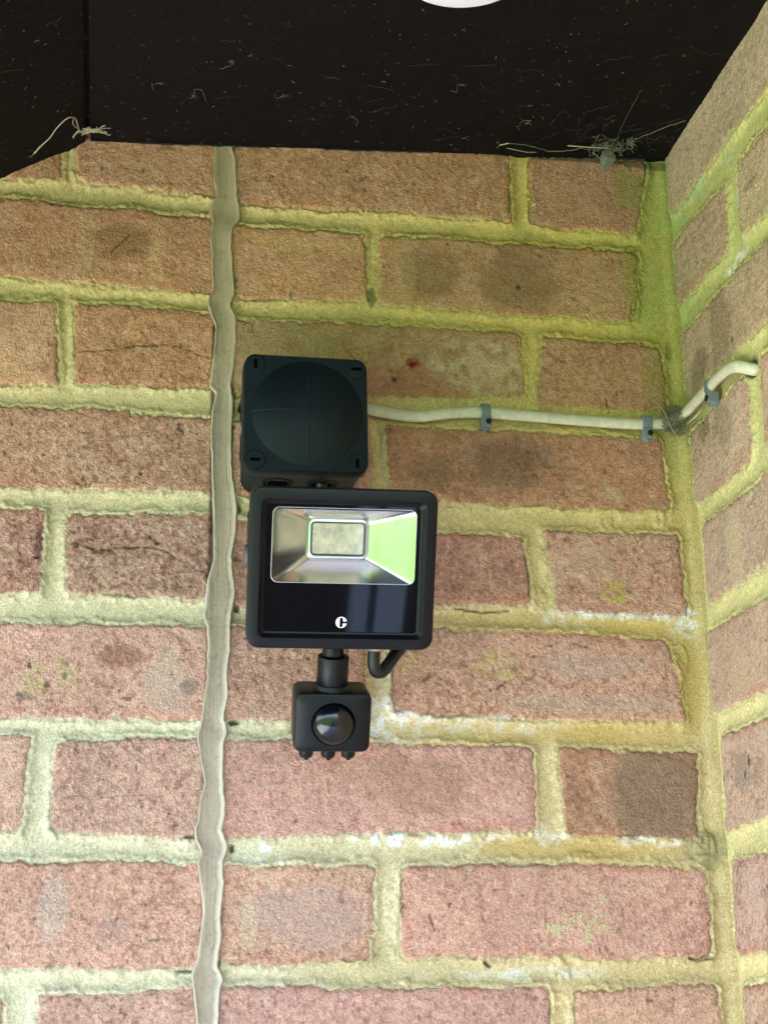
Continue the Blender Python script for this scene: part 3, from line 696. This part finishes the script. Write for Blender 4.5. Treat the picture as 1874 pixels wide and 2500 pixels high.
for P, Q in ((A, a), (B, b)):
    for i in range(len(P)): j = (i+1) % len(P); bm.faces.new((P[i], P[j], Q[j], Q[i]))
gp = link('printed_glass', bm, GLS, fl)
bm = bmesh.new(); vv = [bm.verts.new(V(u+wu, 3.4, v+wv)) for u, v in ri]; bm.faces.new(vv); link('window_glass', bm, CLR, fl)
bm = bmesh.new()
pts = [V(u+wu, 3.35, v+wv) for u, v in rring(ww-.3, wh-.3, 4.1)]; pts.append(pts[0].copy()); tube(bm, pts, .16, .1, 6, caps=False); link('window_edge', bm, CHR, gp, 60)
lu, lv, lw, lh = -1.9, 16.8, 34.5, 22.0
bm = bmesh.new()
loft(bm, [(ww-.4, wh-.4, 3.6, -4.45, wu, wv), (lw+1.0, lh+1.0, 3.2, -15.4, lu, lv)], False, False)
link('reflector', bm, MIR, fl, 12)
bm = bmesh.new()
loft(bm, [(lw+1.4, lh+1.4, 3.6, -15.4, lu, lv), (lw+1.4, lh+1.4, 3.6, -13.7, lu, lv), (lw-1.0, lh-1.0, 2.8, -13.4, lu, lv), (lw-1.2, lh-1.2, 2.7, -15.2, lu, lv)], False, False)
link('led_frame', bm, CHR, fl, 35)
DKG = mat('led_gap', (.10, .10, .13), .5)
bm = bmesh.new(); loft(bm, [(lw-.6, lh-.6, 2.6, -16.2, lu, lv), (lw-.6, lh-.6, 2.6, -15.3, lu, lv)]); link('led_board', bm, DKG, fl)
bm = bmesh.new(); loft(bm, [(lw-3.6, lh-3.4, 1.6, -15.4, lu, lv), (lw-3.6, lh-3.4, 1.6, -14.8, lu, lv), (lw-4.4, lh-4.2, 1.4, -14.6, lu, lv)]); link('led_panel', bm, CHIP, fl)
# round letter mark printed on the glass: disc with an upright slot open to the right
r0 = 3.4; s0 = .92; sl_ = 2.95; b0 = .62; pts = []
th = math.asin(b0/r0)
for i in range(49):
    a = th + (2*math.pi-2*th)*i/48; pts.append((r0*math.cos(a), r0*math.sin(a)))
pts.append((s0+.15, -b0)); pts.append((s0, -b0-.25))
for i in range(13): a = -math.pi*i/12; pts.append((s0*math.cos(a), -(sl_-s0)+s0*math.sin(a)))
for i in range(13): a = math.pi-math.pi*i/12; pts.append((s0*math.cos(a), (sl_-s0)+s0*math.sin(a)))
pts.append((s0, b0+.25)); pts.append((s0+.15, b0))
bm = bmesh.new(); vv = [bm.verts.new(V(.7+u+v*.02, 3.36, -32.3+v)) for u, v in pts]
from mathutils.geometry import tessellate_polygon
for t_ in tessellate_polygon([[Vector((u, v, 0)) for u, v in pts]]): bm.faces.new([vv[i] for i in t_])
link('letter_mark', bm, WHT, gp)
# U bracket to the wall with a clamp bolt each side (mostly behind the lamp)
bm = bmesh.new()
for s in (-1, 1):
    tube(bm, [V(s*53.5, 22, 4), V(s*53.5, 40, 8), V(s*53.5, 60, 18)], 1.2, 8, 10, up=Vector((0, 0, 1)))
boxmm(bm, -54.5, 54.5, 58, 61, 8, 28)
link('bracket', bm, ANO, fl, 40)
for s in (-1, 1):
    bm = bmesh.new(); lathe(bm, [(7.5, 0), (7.5, 5.5), (6.4, 7), (0, 7)], Matrix.Translation(V(s*50.5, 24, 4)) @ Matrix.Rotation(R(s*90), 4, 'Y'), 24); link('clamp_bolt', bm, mat('dull_zinc', (.10, .10, .10), .55, metal=.5), fl, 40)
# metal gland and black flex that loops back up to the junction box
Mdown = Matrix.Rotation(R(180), 4, 'X')
bm = bmesh.new(); lathe(bm, [(7.2, 0), (7.2, 4), (6.8, 5.2), (5, 6.4), (4.2, 6.6)], Matrix.Translation(V(22.4, 13, -44.5)) @ Mdown, 32); link('cable_gland', bm, CHR, fl, 40)
bm = bmesh.new()
flex = catmull([V(22.4, 13, -46), V(22.4, 13, -54), V(22.8, 13.5, -60), V(25, 15, -64.5), V(29.5, 18, -64), V(36, 24, -57), V(44, 33, -48), V(48, 44, -34), V(44, 62, -12), V(26, 84, 4), V(4, 102, 16), V(-4, 108, 30), V(-4, 106, 44)], 8)
tube(bm, flex, 3.9, 3.9, 20); link('power_flex', bm, mat('black_rubber_flex', (.007, .007, .008), .5), fl, 60)
# sensor: stem, collar, body, lens, dials
bm = bmesh.new(); lathe(bm, [(6.6, 0), (6.6, 12)], Matrix.Translation(V(-2.6, 12, -42)) @ Mdown, 32); link('sensor_stem', bm, PLA, fl, 40)
sn = empty('motion_sensor', V(-2.4, 11, -52)); sn.parent = fl; sn.rotation_euler = (R(6), 0, 0)
bm = bmesh.new(); lathe(bm, [(7.0, 2), (9.3, 2.2), (9.5, 2.8), (9.5, 19.0), (9.1, 19.6)], Mdown, 48, False, True)
bm.verts.ensure_lookup_table()
link('collar', bm, PLA, sn, 40)
bm = bmesh.new(); lathe(bm, [(9.9, 19.4), (10.6, 20.4), (11, 23)], Mdown, 48); link('shoulder', bm, PLA, sn, 40)
bm = bmesh.new()
loft(bm, [(42, 32, 4, -16, 0, -40.5), (45.5, 36, 4.6, -13, 0, -40.5), (46.2, 37, 4.6, 4, .3, -40.8), (46.2, 37.2, 4.6, 10, .3, -40.8), (45.4, 36.4, 4.4, 11.6, .3, -40.8), (43.8, 34.8, 4, 12.2, .3, -40.8), (26, 26, 12.8, 12.4, .6, -41.2)], True, True)
body = link('sensor_body', bm, PLA, sn, 40)
LNS = mat('black_lens', (.002, .003, .006), .16, bump=[(500, .05)], spec=.6)
Ml = Matrix.Translation(V(.6, 0, -41.4)) @ Mfr
bm = bmesh.new(); lathe(bm, [(13.4, 12.0), (13.4, 12.7), (12.9, 12.9)], Ml, 48, False, True); link('lens_gasket', bm, JBD, sn, 40)
bm = bmesh.new(); lathe(bm, [(12.7*math.cos(R(a)), 12.6 + 8.6*math.sin(R(a))) for a in range(0, 91, 6)], Ml, 64, False, False); link('lens', bm, LNS, sn, 80)
for u in (-14.2, -.6, 11.6):
    bm = bmesh.new(); lathe(bm, [(4.4, 0), (4.4, 5.4), (3.6, 6.8), (0, 6.9)], Matrix.Translation(V(u, -2.5, -58.6)) @ Mdown, 20)
    boxmm(bm, u-1.2, u+1.2, -5.5, 4, -66.6, -63.5)
    link('dial', bm, PLA, sn, 35)
bm = bmesh.new(); boxmm(bm, 22.9, 24.0, 0, 4, -34.5, -31); link('side_tab', bm, JBD, sn)

# ------------------------------------------------------------------ white cable, clips
CAB = [(-246,-225.6),(-237.6,-226.0),(-231.1,-226.9),(-214.8,-229.3),(-198.4,-230.2),(-181.9,-227.4),(-165.2,-225.2),(-150.5,-224.6),(-131.8,-225.2),(-98.0,-226.4),(-63.9,-227.4),(-38.1,-227.6),(-20.0,-227.0)]
CABR = [(-16.0,-219.5),(-34,-219.6),(-52.1,-219.6),(-72.4,-219.7),(-90.1,-221.5),(-103,-226),(-109.6,-230.8)]
pts = [V(x, -2.8, z) for x, z in CAB[:-1]] + [V(-20, -4.2, -226.6), V(-9.5, -9.5, -223.2)] + [V(-4.6, y, z) for y, z in CABR[:-2]] + [V(-3.8, -103, -225.6), V(3, -110.2, -230.4), V(9, -111, -231)]
path = catmull(pts, 6)
def upc(t):
    p = path[min(int(t*(len(path)-1)), len(path)-1)]
    w = 1/(1+math.exp(-((p.y/MM*-1)-(p.x/MM*-1))*.6))
    return Vector((-w, -(1-w), 0)).normalized()
CABM = mat('cream_cable_sheath', (.60, .55, .40), .5, noise=[(60, .10), (300, .10), (900, .08)], bump=[(600, .08)])
bm = bmesh.new(); tube(bm, path, 4.15, 2.8, 20, up=upc)
tag(link('electric_cable', bm, CABM, None, 60), 'cream flat cable clipped along the mortar from the junction box round the corner', 'cable')
CLIP = mat('grey_clip_plastic', (.17, .20, .21), .45, noise=[(200, .08)]); NAIL = mat('nail_head', (.012, .012, .014), .45, metal=.6)
def make_clip():
    r = empty('cable_clip', V(0, 0, 0))
    bm = bmesh.new()
    # arch over the cable (profile in y-z swept across x)
    outer = [(0, 5.4), (-3.0, 5.6), (-5.9, 4.6), (-6.9, 2.2), (-6.9, -2.0), (-6.2, -3.4), (-6.6, -4.6), (-6.6, -9.2), (-5.6, -10.6), (0, -10.9)]
    inner = [(0, 4.1), (-2.9, 4.0), (-4.7, 3.1), (-5.3, 1.6), (-5.3, -1.9), (-4.6, -3.6), (-2, -4.1), (0, -4.1), (0, -4.2), (0, -4.3)]
    w = 3.3
    A = [bm.verts.new(V(-w*(1 if i < 5 else 1.0), y, z)) for i, (y, z) in enumerate(outer)]; Bq = [bm.verts.new(V(w, y, z)) for y, z in outer]
    for i in range(len(A)-1): bm.faces.new((A[i], A[i+1], Bq[i+1], Bq[i]))
    C_ = [bm.verts.new(V(-w, y, z)) for y, z in inner]; D_ = [bm.verts.new(V(w, y, z)) for y, z in inner]
    for i in range(len(C_)-1):
        bm.faces.new((C_[i], D_[i], D_[i+1], C_[i+1]))
        bm.faces.new((A[i], C_[i], C_[i+1], A[i+1])); bm.faces.new((Bq[i], Bq[i+1], D_[i+1], D_[i]))
    # wedge foot that comes to a point below the nail
    loft(bm, [(6.8, 5.5, 1.2, 0, 0, -8.6), (6.4, 5.2, 1.2, 6.2, 0, -8.6), (5.6, 4.6, 1.2, 7.0, 0, -8.6)])
    f0 = [bm.verts.new(V(x, y, z)) for y in (0, -5.8) for x, z in ((-3.3, -10.6), (3.3, -10.6), (0.2, -13.6))]
    bm.faces.new(f0[:3]); bm.faces.new(f0[3:])
    for i in range(3): j = (i+1) % 3; bm.faces.new((f0[i], f0[j], f0[j+3], f0[i+3]))
    bmesh.ops.remove_doubles(bm, verts=bm.verts, dist=1e-6)
    b = link('clip_body', bm, CLIP, r, 40)
    bm = bmesh.new(); boxmm(bm, -.5, .5, -7.3, -6.7, -4, 4.4); link('rib', bm, CLIP, b, 40)
    bm = bmesh.new(); lathe(bm, [(1.9, 6), (2.0, 7.6), (1.5, 8.1), (0, 8.2)], Matrix.Translation(V(1.0, 0, -8.2)) @ Mfr, 20); link('nail', bm, NAIL, r, 40)
    return r
def kids(o): return [c for c in bpy.data.objects if c.parent == o]
def copy_tree(o, parent=None):
    c = o.copy(); COL.objects.link(c); c.parent = parent
    for ch in kids(o): copy_tree(ch, c)
    return c
clip = make_clip()
c2 = copy_tree(clip); c3 = copy_tree(clip)
for c_ in (clip, c2, c3): c_.scale = (1.0, 1.08, 1.06)
GRP = 'grey cable clips holding the cream cable'
clip.location = V(-150.3, 0, -224.4); tag(clip, 'grey nailed clip on the cream cable nearest to the junction box', 'cable clip', GRP)
c2.location = V(-32.6, 0, -227.2); tag(c2, 'grey nailed clip on the cable just left of the corner cobweb', 'cable clip', GRP); c2.rotation_euler = (0, R(2), 0)
c3.location = V(0, -55, -219.8); c3.rotation_euler = (R(0), 0, R(-90)); tag(c3, 'grey nailed clip on the right-hand wall where the cable climbs', 'cable clip', GRP)

# ------------------------------------------------------------------ cobwebs, dust, straws
WEB = mat('dusty_web', (.17, .155, .095), .95); STRAW = mat('dry_straw', (.42, .36, .22), .8); DUST = mat('pale_dust', (.12, .11, .095), .95); DKW = mat('dark_hair', (.05, .05, .03), .8)
rn = random.Random(5)
def strand(bm, p0, p1, sag, r, k=10, wob=.8):
    n = Vector((rn.uniform(-1, 1), rn.uniform(-1, 1), rn.uniform(-1, 1)))
    pts = []
    for i in range(k+1):
        t = i/k; p = p0.lerp(p1, t) + n*(math.sin(math.pi*t)*sag*MM) + Vector((rn.gauss(0, 1), rn.gauss(0, 1), rn.gauss(0, 1)))*(wob*.3*MM)
        pts.append(p)
    tube(bm, catmull(pts, 3), r, r, 4)
def curl(bm, p, inside, r, k=9, st=1.6, turn=.7):
    d = Vector((rn.gauss(0, 1), rn.gauss(0, 1), rn.gauss(0, 1))).normalized(); pts = [p.copy()]
    for i in range(k):
        d = (d + Vector((rn.gauss(0, turn), rn.gauss(0, turn), rn.gauss(0, turn)))).normalized()
        q = pts[-1] + d*st*MM
        if not inside(q): d = -d; q = pts[-1] + d*st*MM
        pts.append(q)
    tube(bm, catmull(pts, 3), r, r, 4)
def soff(x, y, d=.6): return V(x, y, (zR(x) if x > -432 else -30.0-.592*(-433.8-x)) - d)
# tangled web in the corner over the cable
bm = bmesh.new()
cen = V(-13, -9, -226)
def rp(s=1.0):
    while True:
        a = Vector((rn.uniform(-1, 1), rn.uniform(-1, 1), rn.uniform(-1, 1)))
        if a.length < 1: break
    return cen + Vector((a.x*11*s*MM - abs(a.x)*2*MM, a.y*7*s*MM, a.z*15*s*MM + a.x*(-2)*MM))
def in1(q):
    d = q - cen; return (d.x/(12*MM))**2 + (d.y/(7*MM))**2 + (d.z/(13*MM))**2 < 1 and q.x < -1*MM and q.y < -1*MM
for i in range(300):
    p = rp(.8)
    curl(bm, p, in1, rn.choice([.06, .08, .1, .1, .16]), rn.randint(6, 14), 1.5, .55)
for i in range(5):
    a = rp(.8); b = V(rn.uniform(-30, -8), -1.5, -226 + rn.uniform(-16, 18)) if rn.random() < .5 else V(-1.5, rn.uniform(-20, -6), -224 + rn.uniform(-12, 12)); strand(bm, a, b, 2, .06, 7, .3)
w1 = link('cobweb', bm, WEB); tag(w1, 'brown tangled cobweb in the corner, wrapped round the cream cable', 'cobweb')
bm = bmesh.new()
tube(bm, catmull([V(-28, -9, -211), V(-22, -13, -222), V(-19, -15, -234), V(-12, -15, -246)], 5), .28, .28, 5)
link('dry_stem', bm, STRAW, w1, 60)
bm = bmesh.new()
tube(bm, catmull([V(-8, -17, -232), V(-3, -24, -228), V(-2, -32, -226)], 5), .7, .4, 5, taper=lambda t: .4+.6*math.sin(math.pi*t))
link('dry_stem', bm, STRAW, w1, 60)
# wad of web and straw on the soffit near the right corner
bm = bmesh.new()
for i in range(80):
    p = soff(-52 + rn.gauss(0, 7), -21 + rn.gauss(0, 3.5), rn.uniform(1, 5)); c0 = p.copy()
    curl(bm, p, lambda q: (q-c0).length < 7*MM and q.z < zR(q.x/MM)*MM - .3*MM, rn.choice([.07, .1, .14, .2]), rn.randint(5, 12), 1.3, .5)
for i in range(26):
    p = soff(-37 + rn.gauss(0, 2.5), -27 + rn.gauss(0, 2.5), rn.uniform(1, 4)); c0 = p.copy()
    curl(bm, p, lambda q: (q-c0).length < 5*MM and q.z < zR(q.x/MM)*MM - .3*MM, rn.choice([.1, .14, .2]), rn.randint(5, 10), 1.1, .5)
strand(bm, soff(-34, -29, 2), soff(-4, -56, 1), 2, .26, 12, 1.2); strand(bm, soff(-70, -16, 2), soff(-96, -10, 2), 3, .3, 12, .6); strand(bm, soff(-96, -10, 2), soff(-130, -18, 1), 3, .22, 12, .6)
strand(bm, soff(-48, -28, 2), soff(-50, -90, 1), 2, .1, 10, .6)
w2 = link('cobweb', bm, WEB); tag(w2, 'pale wad of cobweb and straw hanging from the soffit by the right corner', 'cobweb')
for ps, r_ in (([(-83, -20, 3), (-68, -20.5, 4), (-52, -20, 4)], .45), ([(-128, -14, 3), (-112, -10, 3.4), (-104, -9, 2.6)], .3), ([(-134, -16, 2), (-128, -20, 2.6)], .45), ([(-62, -14, 4), (-55, -9, 6), (-51, -6, 8)], .25)):
    bm = bmesh.new(); tube(bm, [soff(*p) for p in ps], r_, r_, 6, taper=lambda t: 1-.3*t); link('dry_stem', bm, STRAW, w2, 60)
bm = bmesh.new()     # small papery seed husk hanging down
L0 = [(0, 0), (5, 0.6), (9.5, -3), (10, -6), (6.5, -11.5), (1.2, -17), (-.6, -17.5), (-2.6, -12), (-2.2, -5)]
A = [bm.verts.new(V(-53.5+u, -12 - .8*math.sin(i), -11.5+v)) for i, (u, v) in enumerate(L0)]; ce = bm.verts.new(V(-51, -14.5, -18)); cb_ = bm.verts.new(V(-51, -13.9, -18))
for i in range(len(A)): j = (i+1) % len(A); bm.faces.new((A[i], A[j], ce)); bm.faces.new((A[j], A[i], cb_))
link('husk', bm, mat('papery_husk', (.17, .17, .12), .8, noise=[(500, .3)]), w2)
# curled dry tendril at the left
bm = bmesh.new()
tube(bm, catmull([soff(-463, -20, 1), soff(-457, -27, 2), soff(-452, -37, 3), soff(-445, -45, 4), soff(-440, -42, 4.5), soff(-438.5, -33, 4), soff(-438, -27, 3)], 6), .42, .42, 6)
tube(bm, catmull([soff(-441, -42, 4), soff(-441.5, -35, 3.5), soff(-439.5, -28, 3), soff(-437.5, -24, 3), soff(-441, -18, 2.5), soff(-441.5, -15, 2)], 5), .35, .35, 6, taper=lambda t: .8+t)
tube(bm, catmull([soff(-468, -14, 1), soff(-466, -17, 1.5), soff(-463.4, -20.4, 1.2)], 4), .6, .4, 6)
tag(link('dry_tendril', bm, mat('tan_tendril', (.36, .27, .16), .8), None, 60), 'curled tan plant tendril stuck to the soffit at the left', 'tendril')
bm = bmesh.new()
for i in range(34): strand(bm, soff(-431 + rn.gauss(0, 4.2), -17 + rn.gauss(0, 1.8), rn.uniform(.5, 3)), soff(-427 + rn.gauss(0, 5), -17 + rn.gauss(0, 2), rn.uniform(.5, 3)), 1.2, rn.uniform(.14, .4), 6, .8)
tag(link('cobweb', bm, STRAW), 'small pale fluff of web across the seam between the soffit boards', 'cobweb')
# countless specks and threads of dust on the soffit
bm = bmesh.new()
for i in range(620):
    x = rn.uniform(-520, -8); y = -rn.random()**1.2*215 - 3
    if math.hypot(x+206, y+233) < 47: continue
    a = rn.uniform(0, 6.28); ln = rn.choice([.5, .8, .8, 1.2, 1.2, 2, 3.4]); bend = rn.uniform(-.6, .6)*ln
    p = [soff(x, y, .25), soff(x+ln*.5*math.cos(a)-bend*math.sin(a), y+ln*.5*math.sin(a)+bend*math.cos(a), .6), soff(x+ln*math.cos(a), y+ln*math.sin(a), .3)]
    tube(bm, catmull(p, 3), rn.choice([.07, .09, .12, .2, .32]), None, 4, taper=lambda t: .5+.5*math.sin(math.pi*t))
for i in range(26):
    x = rn.uniform(-510, -20); y = -rn.uniform(4, 160); a = rn.uniform(-.5, .5); ln = rn.uniform(6, 26)
    p = [soff(x + ln*t/5*math.cos(a), y + ln*t/5*math.sin(a) + rn.gauss(0, 1.0), .5) for t in range(6)]
    tube(bm, catmull(p, 3), rn.choice([.04, .05, .07]), None, 4)
for i in range(34):
    x = -60 + rn.gauss(0, 30); y = -34 + rn.gauss(0, 16); x = min(x, -8); y = min(y, -3); a = rn.uniform(-1.5, 1.5); ln = rn.uniform(5, 18)
    p = [soff(min(x + ln*t/5*math.cos(a), -4), min(y + ln*t/5*math.sin(a) + rn.gauss(0, 1.2), -2), .5) for t in range(6)]
    tube(bm, catmull(p, 3), .06, None, 4)
tag(link('dust_and_threads', bm, DUST), 'pale specks of dust and broken web threads scattered over the dark soffit', 'dust', kind='stuff')
for x, y, s in ((-361, -62, 1.0), (-383, -76, .8), (-338, -104, 1.0), (-248, -44, 1.0), (-470, -12, .7), (-178, -88, .9), (-300, -66, .7), (-120, -44, .8)):
    bm = bmesh.new(); ang = rn.uniform(0, 6.28)
    p = [soff(x, y, .5)]
    for q in range(5): ang += rn.gauss(0, .6); p.append(soff(x + (q+1)*2.0*s*math.cos(ang), y + (q+1)*2.6*s*math.sin(ang), .8))
    tube(bm, catmull(p, 4), .34*s, .22*s, 5, taper=lambda t: .25+.75*abs(math.sin(5*t+x)))
    for q in range(9): strand(bm, soff(x+rn.gauss(0, .9), y+rn.gauss(0, .9), .8), soff(x+rn.gauss(0, 1.6), y+rn.gauss(0, 1.6), .8), .4, rn.uniform(.05, .14), 4, .3)
    lab = {-361: 'curved pale flake on the soffit, largest between the seam and the round fitting', -383: 'thin pale thread-like flake on the soffit near the seam', -338: 'pale web flake high on the soffit left of the round fitting',
           -248: 'pale tufted flake on the soffit below and left of the round fitting', -470: 'small pale flake on the left sloping soffit board', -178: 'pale flake on the soffit just below the round fitting',
           -300: 'small pale flake low on the soffit above the sealant', -120: 'pale flake on the soffit midway to the right corner'}[x]
    tag(link('dust_flake', bm, DUST, None, 60), lab, 'dust flake', 'pale flakes stuck to the soffit')
def hair(pts, r, m, label, wob=0):
    bm = bmesh.new(); tube(bm, catmull(pts, 5), r, r, 5, taper=lambda t: .5+.5*math.sin(math.pi*min(max(t, .1), .9)))
    tag(link('straw', bm, m, None, 60), label, 'straw', 'straws caught on the bricks')
hair([V(-313, -2.2, -46), V(-302, -3.0, -53), V(-291, -3.0, -60), V(-282, -1.8, -67.5)], .22, DKW, 'thin dark stem slanting over the top brick right of the sealant')
hair([V(-252, -2.2, -86), V(-246, -3, -89), V(-238, -3, -89.5), V(-232, -2, -88)], .3, STRAW, 'short pale straw over the mortar above the orange brick')
hair([V(-107, -2.2, -100), V(-101, -3, -104), V(-96, -2.2, -110)], .22, STRAW, 'fine pale straw across the wide brick with dark patches')
hair([V(-166, -2.2, -136), V(-165, -3, -144), V(-161, -3, -150)], .2, STRAW, 'fine pale straw crossing the second mortar bed')
hair([V(-30, -3, -104), V(-24, -6, -112), V(-24, -6, -122), V(-30, -3, -128)], .2, STRAW, 'curved straw against the green corner mortar')
